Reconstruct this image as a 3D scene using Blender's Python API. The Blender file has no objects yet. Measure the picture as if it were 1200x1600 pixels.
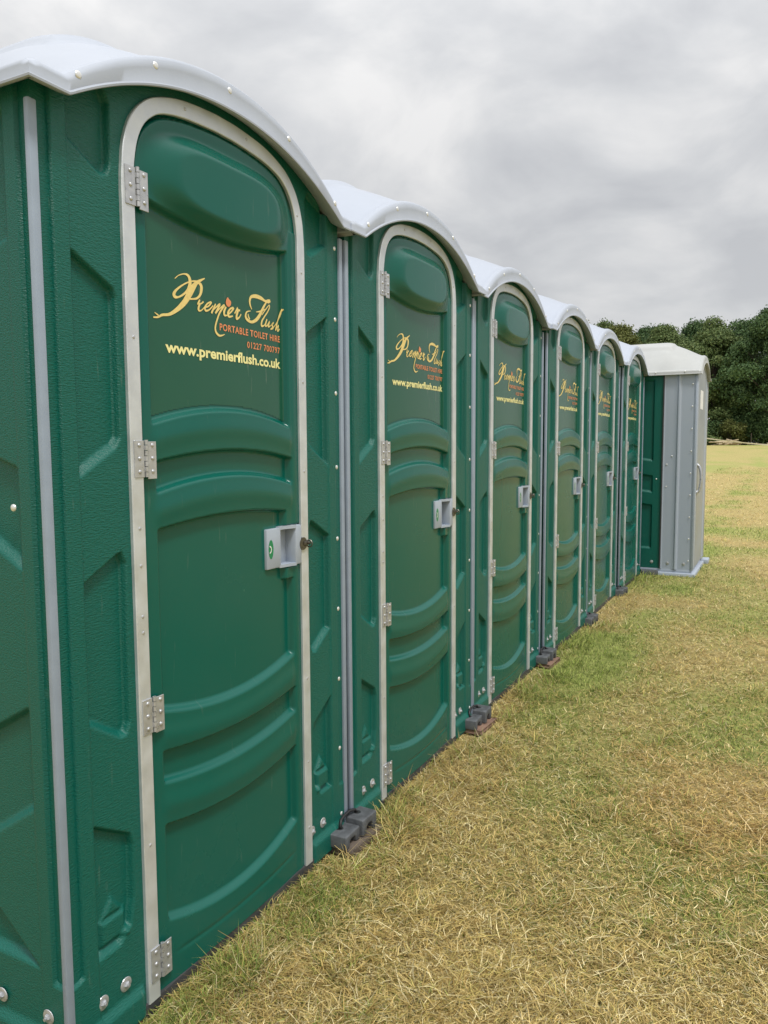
import bpy, bmesh, math, random
import numpy as np
from mathutils import Vector, Matrix
C = bpy.context
S = C.scene
R = math.radians
random.seed(4)
rng = np.random.default_rng(7)

# ---------------------------------------------------------------- camera
CAM_H = 1.275
pitch, roll, yaw, FPX = -0.0875043961417337, -0.005593816469168594, 0.4797507841814568, 1203.7997745588734
cam = bpy.data.cameras.new("camera")
cam_o = bpy.data.objects.new("camera", cam)
S.collection.objects.link(cam_o)
fw = Vector((-math.sin(yaw)*math.cos(pitch), math.cos(yaw)*math.cos(pitch), math.sin(pitch)))
rt = Vector((math.cos(yaw), math.sin(yaw), 0)); up = rt.cross(fw)
r2 = rt*math.cos(roll) + up*math.sin(roll); u2 = -rt*math.sin(roll) + up*math.cos(roll)
m = Matrix((r2, u2, -fw)).transposed().to_4x4(); m.translation = (0, 0, CAM_H)
cam_o.matrix_world = m
cam.sensor_fit = 'VERTICAL'; cam.sensor_height = 36; cam.lens = 36*FPX/1600
cam.clip_start = 0.02; cam.clip_end = 2000
S.camera = cam_o
S.render.resolution_x = 768; S.render.resolution_y = 1024

FX = -1.2147630582612692          # facade plane
UNIT_Y = [0.9777, 2.0844, 3.1977, 4.3186, 5.4537, 6.609]
LOGO = [('P', [(0.372, 1.6476, 0.001), (0.3847, 1.657, 0.0019), (0.4021, 1.6631, 0.0029), (0.4147, 1.6613, 0.0065), (0.4202, 1.6518, 0.0085), (0.4188, 1.641, 0.0082), (0.4104, 1.6277, 0.0054), (0.3964, 1.6162, 0.0043), (0.3808, 1.6082, 0.0038), (0.3704, 1.6078, 0.0072), (0.3682, 1.6135, 0.0076), (0.3747, 1.6223, 0.0052), (0.3894, 1.6332, 0.0037), (0.4091, 1.6445, 0.0029), (0.4291, 1.6518, 0.0029), (0.4451, 1.653, 0.0048), (0.4566, 1.647, 0.0079), (0.457, 1.6357, 0.0077), (0.4521, 1.6241, 0.0058), (0.4396, 1.6143, 0.0043), (0.4175, 1.6098, 0.0029)]), ('P', [(0.4701, 1.6655, 0.002), (0.4554, 1.6582, 0.005), (0.441, 1.6496, 0.0084), (0.4284, 1.6361, 0.0132), (0.4159, 1.6195, 0.0143), (0.4016, 1.6014, 0.0125), (0.3836, 1.5855, 0.01), (0.3642, 1.5723, 0.0073), (0.3491, 1.5652, 0.0056), (0.3307, 1.5617, 0.005), (0.3179, 1.5554, 0.0038), (0.3045, 1.5533, 0.0027)]), ('P', [(0.3085, 1.5642, 0.0015), (0.3198, 1.5589, 0.0033)]), ('P', [(0.4506, 1.6131, 0.004), (0.4431, 1.6026, 0.0036)]), ('P', [(0.4421, 1.6018, 0.0026), (0.4554, 1.6052, 0.0027), (0.4638, 1.6112, 0.0039)]), ('P', [(0.4524, 1.606, 0.0045), (0.4469, 1.5965, 0.0053), (0.4462, 1.589, 0.005), (0.4548, 1.5893, 0.0025), (0.4675, 1.5996, 0.0026)]), ('P', [(0.4675, 1.5982, 0.0022), (0.4801, 1.6029, 0.003), (0.4906, 1.6134, 0.0043), (0.4783, 1.6094, 0.0034), (0.4685, 1.5991, 0.005), (0.4697, 1.5915, 0.0045), (0.4819, 1.5947, 0.0032), (0.4971, 1.6069, 0.0027)]), ('P', [(0.5059, 1.6123, 0.0035), (0.4979, 1.6001, 0.0042), (0.4901, 1.588, 0.0049)]), ('P', [(0.4912, 1.5921, 0.0032), (0.508, 1.6051, 0.0032), (0.5225, 1.6142, 0.0045), (0.5137, 1.6015, 0.0046), (0.505, 1.5896, 0.0048)]), ('P', [(0.505, 1.5896, 0.003), (0.5245, 1.6061, 0.0029), (0.5392, 1.6142, 0.0048), (0.5217, 1.5951, 0.0046), (0.5104, 1.5753, 0.0044), (0.5034, 1.5577, 0.0046), (0.5057, 1.546, 0.0055), (0.5161, 1.5393, 0.0048), (0.5281, 1.5408, 0.003), (0.5379, 1.5446, 0.0014)]), ('P', [(0.5452, 1.6116, 0.004), (0.5375, 1.5997, 0.006), (0.5383, 1.5906, 0.005), (0.5481, 1.5913, 0.0023)]), ('O', [(0.5521, 1.6349, 0.0027), (0.5524, 1.6296, 0.0113), (0.5541, 1.6237, 0.0186), (0.5569, 1.6184, 0.0158), (0.5592, 1.6148, 0.0067)]), ('P', [(0.5481, 1.591, 0.003), (0.5632, 1.6011, 0.0035), (0.574, 1.6124, 0.0051), (0.5622, 1.6095, 0.004), (0.5527, 1.5981, 0.0061), (0.5558, 1.5896, 0.0051), (0.5715, 1.5931, 0.0025)]), ('P', [(0.578, 1.6002, 0.0036), (0.5912, 1.6162, 0.0048)]), ('P', [(0.5885, 1.6111, 0.0033), (0.5999, 1.6105, 0.0046)]), ('P', [(0.5923, 1.6101, 0.0056), (0.586, 1.5982, 0.0063), (0.5852, 1.5887, 0.0059), (0.5955, 1.593, 0.0035), (0.6035, 1.6023, 0.0028)]), ('P', [(0.6499, 1.6211, 0.0024), (0.6436, 1.6305, 0.0049), (0.6418, 1.6415, 0.0066), (0.6491, 1.6526, 0.0067), (0.6713, 1.6572, 0.0091), (0.6932, 1.6558, 0.0084), (0.7112, 1.6517, 0.0055), (0.7254, 1.6534, 0.0092), (0.735, 1.6563, 0.0059)]), ('P', [(0.7154, 1.649, 0.0044), (0.7037, 1.6365, 0.0062), (0.6921, 1.6216, 0.008), (0.6806, 1.6077, 0.0088), (0.6666, 1.5965, 0.0082), (0.6475, 1.589, 0.0062), (0.6296, 1.5925, 0.0072), (0.6228, 1.6003, 0.0067), (0.6284, 1.6115, 0.0036), (0.6444, 1.6162, 0.0014)]), ('P', [(0.6335, 1.6074, 0.0024), (0.6341, 1.6011, 0.0043), (0.6397, 1.5947, 0.0043)]), ('P', [(0.6673, 1.6172, 0.0014), (0.6866, 1.6216, 0.0038), (0.712, 1.6312, 0.0018)]), ('P', [(0.6946, 1.6138, 0.0025), (0.709, 1.6274, 0.0029), (0.728, 1.6435, 0.0024), (0.7307, 1.639, 0.0035), (0.7217, 1.626, 0.0036), (0.7057, 1.6104, 0.0039), (0.6941, 1.5973, 0.0052), (0.6923, 1.5856, 0.0057), (0.705, 1.5889, 0.0028), (0.7182, 1.6056, 0.0032)]), ('P', [(0.7168, 1.6054, 0.0039), (0.7092, 1.5894, 0.0057), (0.7163, 1.5887, 0.003), (0.7295, 1.6021, 0.003), (0.7228, 1.5879, 0.0052), (0.7335, 1.591, 0.0018)]), ('P', [(0.7335, 1.591, 0.0023), (0.7498, 1.6015, 0.003), (0.7408, 1.5953, 0.0046), (0.7444, 1.5874, 0.006), (0.7332, 1.5817, 0.0032)]), ('P', [(0.739, 1.5825, 0.0021), (0.76, 1.5995, 0.0025), (0.7815, 1.6246, 0.003), (0.791, 1.6421, 0.0039), (0.7801, 1.6295, 0.0035), (0.766, 1.6037, 0.0041), (0.7573, 1.5814, 0.0044)]), ('P', [(0.7573, 1.5814, 0.0028), (0.7732, 1.5979, 0.0026), (0.7683, 1.5819, 0.0048), (0.7789, 1.5884, 0.002)])]

# ---------------------------------------------------------------- sky, sun, exposure
SUN_EL, SUN_AZ = R(62), R(125)          # azimuth clockwise from +Y
S.view_settings.view_transform = 'Standard'; S.view_settings.look = 'None'
S.view_settings.exposure = 0.15; S.view_settings.gamma = 1
W = bpy.data.worlds.new("World"); S.world = W; W.use_nodes = True
nt = W.node_tree; nt.nodes.clear()
def N(t, kind, **kw):
    n = t.nodes.new(kind)
    for k, v in kw.items(): setattr(n, k, v)
    return n
def world():
    L = nt.links.new
    out = N(nt, 'ShaderNodeOutputWorld'); bg = N(nt, 'ShaderNodeBackground'); L(bg.outputs[0], out.inputs[0])
    sky = N(nt, 'ShaderNodeTexSky', sky_type='NISHITA', sun_disc=False, sun_elevation=SUN_EL, sun_rotation=SUN_AZ)
    tc = N(nt, 'ShaderNodeTexCoord'); sep = N(nt, 'ShaderNodeSeparateXYZ'); L(tc.outputs['Generated'], sep.inputs[0])
    def M(op, a, b=None, c=None):
        n = N(nt, 'ShaderNodeMath', operation=op)
        for i, v in enumerate((a, b, c)):
            if v is None: continue
            if isinstance(v, (int, float)): n.inputs[i].default_value = v
            else: L(v, n.inputs[i])
        return n.outputs[0]
    z = M('ADD', M('MAXIMUM', sep.outputs[2], 0.0), 0.34)
    cx = M('DIVIDE', sep.outputs[0], z); cy = M('DIVIDE', sep.outputs[1], z)
    cb = N(nt, 'ShaderNodeCombineXYZ'); L(cx, cb.inputs[0]); L(cy, cb.inputs[1])
    n1 = N(nt, 'ShaderNodeTexNoise'); n1.inputs['Scale'].default_value = 3.0; n1.inputs['Detail'].default_value = 6
    n1.inputs['Roughness'].default_value = .52; n1.inputs['Distortion'].default_value = .35; L(cb.outputs[0], n1.inputs[0])
    n2 = N(nt, 'ShaderNodeTexNoise'); n2.inputs['Scale'].default_value = 0.9; n2.inputs['Detail'].default_value = 3; L(cb.outputs[0], n2.inputs[0])
    mixn = M('ADD', M('MULTIPLY', n1.outputs[0], .68), M('MULTIPLY', n2.outputs[0], .32))
    rp = N(nt, 'ShaderNodeValToRGB'); L(mixn, rp.inputs[0])
    e = rp.color_ramp.elements
    e[0].position = .40; e[0].color = (.52, .53, .55, 1)
    e[1].position = .595; e[1].color = (.78, .775, .77, 1)
    k = e.new(.49); k.color = (.62, .628, .64, 1)
    # overcast skies are brighter overhead
    br = M('ADD', M('MULTIPLY', M('POWER', M('MAXIMUM', sep.outputs[2], 0.0), 3.0), 2.4), .91)
    hz = N(nt, 'ShaderNodeMixRGB'); hf = N(nt, 'ShaderNodeMapRange'); L(sep.outputs[2], hf.inputs[0]); hf.inputs[1].default_value = .0; hf.inputs[2].default_value = .30; hf.inputs[3].default_value = .75; hf.inputs[4].default_value = 0
    L(hf.outputs[0], hz.inputs[0]); L(rp.outputs[0], hz.inputs[1]); hz.inputs[2].default_value = (.64, .645, .65, 1)
    vm = N(nt, 'ShaderNodeVectorMath', operation='SCALE'); L(hz.outputs[0], vm.inputs[0]); L(br, vm.inputs['Scale'])
    sk = N(nt, 'ShaderNodeVectorMath', operation='SCALE'); L(sky.outputs[0], sk.inputs[0]); sk.inputs['Scale'].default_value = .1
    mx = N(nt, 'ShaderNodeMixRGB'); mx.inputs[0].default_value = .94
    L(sk.outputs[0], mx.inputs[1]); L(vm.outputs[0], mx.inputs[2]); L(mx.outputs[0], bg.inputs[0]); bg.inputs[1].default_value = 1.0
world()
sun = bpy.data.lights.new("sun", 'SUN'); sun.energy = 2.0; sun.angle = R(10); sun.color = (1, .97, .92)
sun_o = bpy.data.objects.new("sun", sun); S.collection.objects.link(sun_o)
sd = Vector((math.sin(SUN_AZ)*math.cos(SUN_EL), math.cos(SUN_AZ)*math.cos(SUN_EL), math.sin(SUN_EL)))
sun_o.rotation_euler = sd.to_track_quat('Z', 'Y').to_euler()

# ---------------------------------------------------------------- materials
def mat(name, col, rough=.5, metal=0, noise=0, nscale=8, bump=0, bscale=200, stretch=(1, 1, 1), spec=.5, rvar=0):
    m = bpy.data.materials.new(name); m.use_nodes = True
    t = m.node_tree; b = t.nodes['Principled BSDF']; L = t.links.new
    b.inputs['Base Color'].default_value = (*col, 1); b.inputs['Roughness'].default_value = rough
    b.inputs['Metallic'].default_value = metal; b.inputs['Specular IOR Level'].default_value = spec
    tc = N(t, 'ShaderNodeTexCoord')
    if noise or rvar:
        n = N(t, 'ShaderNodeTexNoise'); n.inputs['Scale'].default_value = nscale; n.inputs['Detail'].default_value = 5
        L(tc.outputs['Object'], n.inputs[0])
        if noise:
            rp = N(t, 'ShaderNodeValToRGB'); L(n.outputs[0], rp.inputs[0])
            rp.color_ramp.elements[0].position = .3; rp.color_ramp.elements[1].position = .7
            rp.color_ramp.elements[0].color = (*[c*(1-noise) for c in col], 1)
            rp.color_ramp.elements[1].color = (*[min(1, c*(1+noise)) for c in col], 1)
            L(rp.outputs[0], b.inputs['Base Color'])
        if rvar:
            mr = N(t, 'ShaderNodeMapRange'); L(n.outputs[0], mr.inputs[0])
            mr.inputs[1].default_value = .3; mr.inputs[2].default_value = .7
            mr.inputs[3].default_value = rough-rvar; mr.inputs[4].default_value = rough+rvar
            L(mr.outputs[0], b.inputs['Roughness'])
    if bump:
        mp = N(t, 'ShaderNodeMapping'); mp.inputs['Scale'].default_value = stretch; L(tc.outputs['Object'], mp.inputs[0])
        n = N(t, 'ShaderNodeTexNoise'); n.inputs['Scale'].default_value = bscale; n.inputs['Detail'].default_value = 3
        L(mp.outputs[0], n.inputs[0])
        bm_ = N(t, 'ShaderNodeBump'); bm_.inputs['Strength'].default_value = bump; bm_.inputs['Distance'].default_value = .002
        L(n.outputs[0], bm_.inputs['Height']); L(bm_.outputs[0], b.inputs['Normal'])
    return m
def plastic(name, col, rough, bump, bscale, stretch=(1, 1, 1), dust=.10):
    """moulded plastic: faint blotches, pale dust that gathers low down, small scuffs"""
    m = mat(name, col, rough, bump=bump, bscale=bscale, stretch=stretch, spec=.40)
    t = m.node_tree; b = t.nodes['Principled BSDF']; L = t.links.new
    tc = N(t, 'ShaderNodeTexCoord')
    n = N(t, 'ShaderNodeTexNoise'); n.inputs['Scale'].default_value = 3.1; n.inputs['Detail'].default_value = 6; L(tc.outputs['Object'], n.inputs[0])
    mpp = N(t, 'ShaderNodeMapping'); mpp.inputs['Scale'].default_value = (1, 14, 1.6); L(tc.outputs['Object'], mpp.inputs[0])
    n2 = N(t, 'ShaderNodeTexNoise'); n2.inputs['Scale'].default_value = 4.5; n2.inputs['Detail'].default_value = 8; L(mpp.outputs[0], n2.inputs[0])
    r1 = N(t, 'ShaderNodeMapRange'); L(n.outputs[0], r1.inputs[0]); r1.inputs[1].default_value = .42; r1.inputs[2].default_value = .8; r1.inputs[4].default_value = .10*dust
    r2_ = N(t, 'ShaderNodeMapRange'); L(n2.outputs[0], r2_.inputs[0]); r2_.inputs[1].default_value = .66; r2_.inputs[2].default_value = .74; r2_.inputs[4].default_value = .9*dust
    sp = N(t, 'ShaderNodeSeparateXYZ'); L(tc.outputs['Object'], sp.inputs[0])
    r3 = N(t, 'ShaderNodeMapRange'); L(sp.outputs[2], r3.inputs[0]); r3.inputs[1].default_value = .30; r3.inputs[2].default_value = .02; r3.inputs[3].default_value = 0; r3.inputs[4].default_value = .12*dust
    a = N(t, 'ShaderNodeMath', operation='ADD'); L(r1.outputs[0], a.inputs[0]); L(r2_.outputs[0], a.inputs[1])
    a2 = N(t, 'ShaderNodeMath', operation='ADD', use_clamp=True); L(a.outputs[0], a2.inputs[0]); L(r3.outputs[0], a2.inputs[1])
    mx = N(t, 'ShaderNodeMixRGB'); L(a2.outputs[0], mx.inputs[0]); mx.inputs[1].default_value = (*col, 1); mx.inputs[2].default_value = (.42, .42, .36, 1)
    L(mx.outputs[0], b.inputs['Base Color'])
    ra = N(t, 'ShaderNodeMath', operation='MULTIPLY_ADD'); L(n.outputs[0], ra.inputs[0]); ra.inputs[1].default_value = .16; ra.inputs[2].default_value = rough-.08
    L(ra.outputs[0], b.inputs['Roughness'])
    return m
M_wall = plastic('green_textured_plastic', (.0, .104, .078), .40, 1.0, 230, (1, .4, 1.6))
M_door = plastic('green_smooth_plastic', (.0, .098, .073), .25, 0, 400)
M_sign = plastic('green_vinyl_film', (.012, .092, .052), .20, 0, 60, dust=.2)
M_roof = mat('white_roof_plastic', (.37, .405, .47), .42, noise=.05, nscale=5, bump=.15, bscale=60)
M_roofc = mat('cream_roof_plastic', (.39, .40, .39), .45, noise=.07, nscale=5, bump=.15, bscale=60)
M_strip = mat('grey_plastic_strip', (.27, .325, .40), .45, noise=.08, nscale=14)
M_alu = mat('brushed_aluminium', (.64, .67, .70), .42, metal=.5, noise=.08, nscale=22, rvar=.1, bump=.12, bscale=120)
M_steel = mat('bright_steel', (.50, .51, .53), .34, metal=.6, noise=.12, nscale=60, rvar=.1)
M_darksteel = mat('tarnished_steel', (.16, .15, .13), .4, metal=.9, noise=.3, nscale=80)
M_rivet = mat('rivet_metal', (.80, .80, .78), .35, metal=.6)
M_skid = mat('dark_grey_skid_plastic', (.04, .041, .043), .6, noise=.35, nscale=9, bump=.3, bscale=90)
M_block = mat('worn_grey_rubber', (.082, .088, .095), .62, noise=.38, nscale=24, bump=.5, bscale=140)
M_black = mat('black_strap', (.012, .012, .013), .5, bump=.2, bscale=300)
M_wood = mat('weathered_plywood', (.10, .078, .060), .85, noise=.45, nscale=18, bump=.7, bscale=60, stretch=(6, 1, 6))
M_woodr = mat('reddish_plywood', (.19, .115, .08), .85, noise=.35, nscale=18, bump=.7, bscale=60, stretch=(6, 1, 6))
M_latch = mat('light_grey_moulding', (.36, .41, .48), .42, noise=.05, nscale=20)
M_dark = mat('painted_hole_shade', (.012, .015, .015), .7)  # near-black colour standing in for the shade of a hole
M_gold = mat('gold_print', (.80, .62, .22), .45, noise=.08, nscale=120)
M_orange = mat('orange_print', (.76, .27, .11), .45)
M_yellow = mat('yellow_print', (.85, .80, .36), .45)
M_greenw = mat('green_indicator', (.01, .22, .09), .3)
M_white = mat('white_paint', (.8, .8, .8), .5)
M_mgrey = plastic('grey_panel_plastic', (.36, .41, .49), .42, .2, 300, dust=.5)
M_silver = mat('silver_door_laminate', (.33, .355, .38), .42, metal=.2, noise=.10, nscale=2.5, rvar=.1)

# ---------------------------------------------------------------- mesh helpers
def link(name, me, parent=None):
    o = bpy.data.objects.new(name, me); S.collection.objects.link(o)
    if parent: o.parent = parent
    return o
def tag(o, label=None, cat=None, group=None, kind=None):
    for k, v in (('label', label), ('category', cat), ('group', group), ('kind', kind)):
        if v: o[k] = v
    return o
def thing(name, loc, label, cat, group=None, rz=0):
    o = bpy.data.objects.new(name, None); S.collection.objects.link(o)
    o.location = loc; o.rotation_euler = (0, 0, rz); o.empty_display_size = .1
    return tag(o, label, cat, group)
def from_bm(name, bm, m, parent=None, smooth=False, angle=None):
    me = bpy.data.meshes.new(name); bm.to_mesh(me); bm.free()
    for mm in (m if isinstance(m, (list, tuple)) else [m]): me.materials.append(mm)
    if smooth:
        for p in me.polygons: p.use_smooth = True
        if angle: me.set_sharp_from_angle(angle=R(angle))
    return link(name, me, parent)
def from_np(name, V, F, m, parent=None, smooth=True):
    V = np.asarray(V, np.float32); F = np.asarray(F, np.int32)
    me = bpy.data.meshes.new(name or 'mesh'); k = F.shape[1]
    me.vertices.add(len(V)); me.vertices.foreach_set('co', V.ravel())
    me.loops.add(F.size); me.loops.foreach_set('vertex_index', F.ravel())
    me.polygons.add(len(F)); me.polygons.foreach_set('loop_start', np.arange(0, F.size, k, dtype=np.int32))
    me.polygons.foreach_set('loop_total', np.full(len(F), k, np.int32))
    if smooth: me.polygons.foreach_set('use_smooth', np.ones(len(F), bool))
    me.update(calc_edges=True); me.validate()
    if m: me.materials.append(m)
    return link(name, me, parent) if name else me
def box(bm, x0, x1, y0, y1, z0, z1, bev=0, seg=2, mi=0):
    r = bmesh.ops.create_cube(bm, size=1)
    vs = r['verts']
    for v in vs: v.co = Vector(((x0+x1)/2+v.co.x*(x1-x0), (y0+y1)/2+v.co.y*(y1-y0), (z0+z1)/2+v.co.z*(z1-z0)))
    fs = list({f for v in vs for f in v.link_faces})
    for f in fs: f.material_index = mi
    if bev:
        bmesh.ops.bevel(bm, geom=list({e for v in vs for e in v.link_edges}), offset=bev, segments=seg, affect='EDGES', profile=.5)
def tube(bm, pts, r, n=8, caps=True):
    rings = []
    pts = [Vector(p) for p in pts]
    rr = r if isinstance(r, (list, tuple)) else [r]*len(pts)
    prev = None
    for i, p in enumerate(pts):
        d = (pts[min(i+1, len(pts)-1)]-pts[max(i-1, 0)]).normalized()
        a = d.orthogonal().normalized() if prev is None else (prev-d*prev.dot(d)).normalized()
        prev = a; b = d.cross(a)
        rings.append([bm.verts.new(p+(a*math.cos(2*math.pi*k/n)+b*math.sin(2*math.pi*k/n))*rr[i]) for k in range(n)])
    for i in range(len(rings)-1):
        for k in range(n): bm.faces.new((rings[i][k], rings[i][(k+1) % n], rings[i+1][(k+1) % n], rings[i+1][k]))
    if caps: bm.faces.new(rings[0][::-1]); bm.faces.new(rings[-1])
def dome(bm, x, y, z, r, h, ax='x', n=12):
    """low rivet or bolt head whose axis points along +x (or -y)"""
    prof = [(r, 0), (r*.95, h*.45), (r*.7, h*.85), (r*.25, h)]
    def P(rad, hh, k):
        a = 2*math.pi*k/n; u, v = rad*math.cos(a), rad*math.sin(a)
        return (x+hh, y+u, z+v) if ax == 'x' else (x+u, y-hh, z+v)
    rings = [[bm.verts.new(P(rad, hh, k)) for k in range(n)] for rad, hh in prof]
    for i in range(3):
        for k in range(n): bm.faces.new((rings[i][k], rings[i][(k+1) % n], rings[i+1][(k+1) % n], rings[i+1][k]))
    bm.faces.new(rings[-1])
def copy_tree(o, parent=None):
    c = o.copy(); S.collection.objects.link(c); c.parent = parent
    for ch in list(o.children):
        if ch.name in KEEP: continue
        copy_tree(ch, c)
    return c
KEEP = set()
def ss(x): x = np.clip(x, 0, 1); return x*x*(3-2*x)
def sd_poly(py, pz, poly):
    d = np.full(py.shape, 1e9); s = np.ones(py.shape)
    n = len(poly)
    for i in range(n):
        a = poly[i]; b = poly[i-1]
        ey, ez = b[0]-a[0], b[1]-a[1]; wy, wz = py-a[0], pz-a[1]
        t = np.clip((wy*ey+wz*ez)/(ey*ey+ez*ez+1e-12), 0, 1)
        by, bz = wy-ey*t, wz-ez*t
        d = np.minimum(d, by*by+bz*bz)
        c1 = pz >= a[1]; c2 = pz < b[1]; c3 = ey*wz > ez*wy
        flip = (c1 & c2 & c3) | (~c1 & ~c2 & ~c3)
        s = np.where(flip, -s, s)
    return s*np.sqrt(d)
def recess(py, pz, poly, depth, w=.008, wl=.020, rnd=.012):
    """moulded-in panel: crisp top and sides, long sloping lower ledge, rounded corners"""
    f = sd_poly(py, pz, poly)
    f = f - 0  # outline kept, softened by the profile below
    gz, _ = np.gradient(f, pz[1, 0]-pz[0, 0], py[0, 1]-py[0, 0])
    low = ss((-gz-.35)/.4)
    for _ in range(3):
        low[1:-1, :] = (low[:-2, :]+low[1:-1, :]*2+low[2:, :])/4; low[:, 1:-1] = (low[:, :-2]+low[:, 1:-1]*2+low[:, 2:])/4
    ww = w+(wl-w)*low
    return -depth*ss((-f)/ww+.15)
def grid_mesh(name, ys, zs, h, keep, m, parent, fn=None, offset=0, mi=None):
    """height field over a wall plane -> mesh; fn maps (h, y, z) to a position"""
    ny, nz = len(ys), len(zs)
    Y, Z = np.meshgrid(ys, zs)
    P = np.stack(fn(h+offset, Y, Z) if fn else (h+offset, Y, Z), -1).reshape(-1, 3)
    idx = np.arange(ny*nz).reshape(nz, ny)
    F = np.stack([idx[:-1, :-1], idx[:-1, 1:], idx[1:, 1:], idx[1:, :-1]], -1).reshape(-1, 4)
    k = (keep[:-1, :-1] & keep[1:, 1:] & keep[:-1, 1:] & keep[1:, :-1]).ravel()
    F = F[k]; used = np.unique(F); rm = -np.ones(ny*nz, int); rm[used] = np.arange(len(used))
    return from_np(name, P[used], rm[F], m, parent)

# ---------------------------------------------------------------- toilet: measurements
WD, YC, DP = 1.08, .54, 1.10        # width, centre, depth
EZ = 1.908                          # underside of the eaves
def arch(y):                        # 0..1 arch across the front
    t = np.abs(np.asarray(y, float)-YC)/.487
    return np.where(t < 1, 1-np.clip(t, 0, 1)**2.1, 0)
def halfw_profile():
    O = [(-.334, .0), (-.334, 1.80), (-.332, 1.835), (-.325, 1.89), (-.304, 1.945), (-.269, 1.986), (-.225, 2.012), (-.151, 2.034), (-.051, 2.045), (0, 2.046)]
    I = [(-.299, .0), (-.299, 1.80), (-.298, 1.846), (-.288, 1.897), (-.270, 1.936), (-.243, 1.964), (-.208, 1.983), (-.145, 1.997), (-.051, 2.005), (0, 2.006)]
    return O, I
OUT, INN = halfw_profile()
def smooth_path(P, k=5):
    """Catmull-Rom through the points after the straight leg"""
    pts = [np.array(p) for p in P]; res = [pts[0]]
    for i in range(1, len(pts)-1):
        p0, p1, p2 = pts[i-1], pts[i], pts[i+1]
        p3 = pts[i+2] if i+2 < len(pts) else np.array((-pts[i][0], pts[i][1]))
        if i == 1: p0 = p1-(p2-p1)
        for j in range(k):
            t = j/k
            res.append(.5*((2*p1)+(-p0+p2)*t+(2*p0-5*p1+4*p2-p3)*t*t+(-p0+3*p1-3*p2+p3)*t**3))
    res.append(pts[-1]); return res
def full(P):
    h = smooth_path(P); return [(YC+p[0], p[1]) for p in h]+[(YC-p[0], p[1]) for p in h[-2::-1]]
OUTL, INNL = full(OUT), full(INN)
BOTZ = .040
def mirror(poly): return [(2*YC-y, z) for y, z in poly]
COL = [  # recesses moulded beside the door (left column; mirrored on the right)
    [(.079, 1.853), (.160, 1.806), (.178, 1.812), (.186, 1.835), (.188, 1.955), (.170, 1.985), (.079, 1.95)],
    [(.079, 1.212), (.174, 1.268), (.188, 1.290), (.190, 1.575), (.184, 1.592), (.079, 1.650)],
    [(.079, .716), (.160, .662), (.178, .664), (.188, .690), (.191, 1.030), (.180, 1.056), (.166, 1.052), (.079, 1.004)],
    [(.079, .215), (.140, .215), (.172, .245), (.182, .30), (.184, .420), (.176, .448), (.079, .506)],
]
def door_h(Y, Z):
    """door relief, metres proud of the facade plane"""
    u = (Y-YC)/.26
    cup = 1-u*u                                  # 1 in the middle, 0 at the panel's edges
    bow = .010*np.clip(1-((Y-YC)/.30)**2, 0, 1)
    def side(a=.283, b=.803, w=.010): return ss((Y-a)/w+.2)*ss((b-Y)/w+.2)
    def band(top, bot, wt=.007, wb=.017): return ss((top-Z)/wt+.2)*ss((Z-bot)/wb)
    h = -.004+bow+0*Y
    d = .017
    # window-like sign panel
    h = h-d*band(1.797-.030*np.clip(cup, 0, 1), 1.318+.036*np.clip(cup, 0, 1), .009, .014)*side(.277, .797, .009)
    h = h-d*band(1.240+.025*np.clip(cup, 0, 1), 1.164+.032*np.clip(cup, 0, 1))*side(.285, .806)
    rt_edge = np.where(Z > .905, .772, .805)
    h = h-d*band(1.091+.020*np.clip(cup, 0, 1), .679-.036*np.clip(cup, 0, 1))*ss((Y-.285)/.01+.2)*ss((rt_edge-Y)/.01+.2)
    h = h-d*band(.591-.019*np.clip(cup, 0, 1), .512-.026*np.clip(cup, 0, 1))*side(.281, .808)
    h = h-d*band(.419-.026*np.clip(cup, 0, 1), .188-.046*np.clip(cup, 0, 1))*side(.281, .806)
    # pillow at the head of the door
    pu = np.abs(Y-YC)/(.272-.10*np.clip((Z-1.86)/.14, 0, 1)**2); pv = np.abs(Z-1.876+.012*np.clip(cup, 0, 1))/.098
    pr_ = (pu**3.6+pv**3.2)**(1/3.4)
    h = h+.025*(1-ss((pr_-.62)/.42))
    # bands between the recesses swell a little
    for c, a in ((1.287, 1), (1.128, 1), (.625, -1), (.465, -1)):
        cc = c+a*.030*np.clip(cup, 0, 1)
        h = h+.004*np.exp(-((Z-cc)/.026)**2)*side(.27, .815, .03)
    h = h-.002*np.exp(-((Z-(.104-.012*np.clip(cup, 0, 1)))/.005)**2)*side(.30, .80, .05)
    # pocket for the latch
    h = h+(-.012-h)*ss((Y-.681)/.006)*ss((.86-Y)/.01)*ss((Z-.935)/.006)*ss((1.056-Z)/.006)*.75
    h = h-.034*ss((Y-.746)/.003)*ss((.812-Y)/.003)*ss((Z-.940)/.003)*ss((1.052-Z)/.003)
    return h
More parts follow.
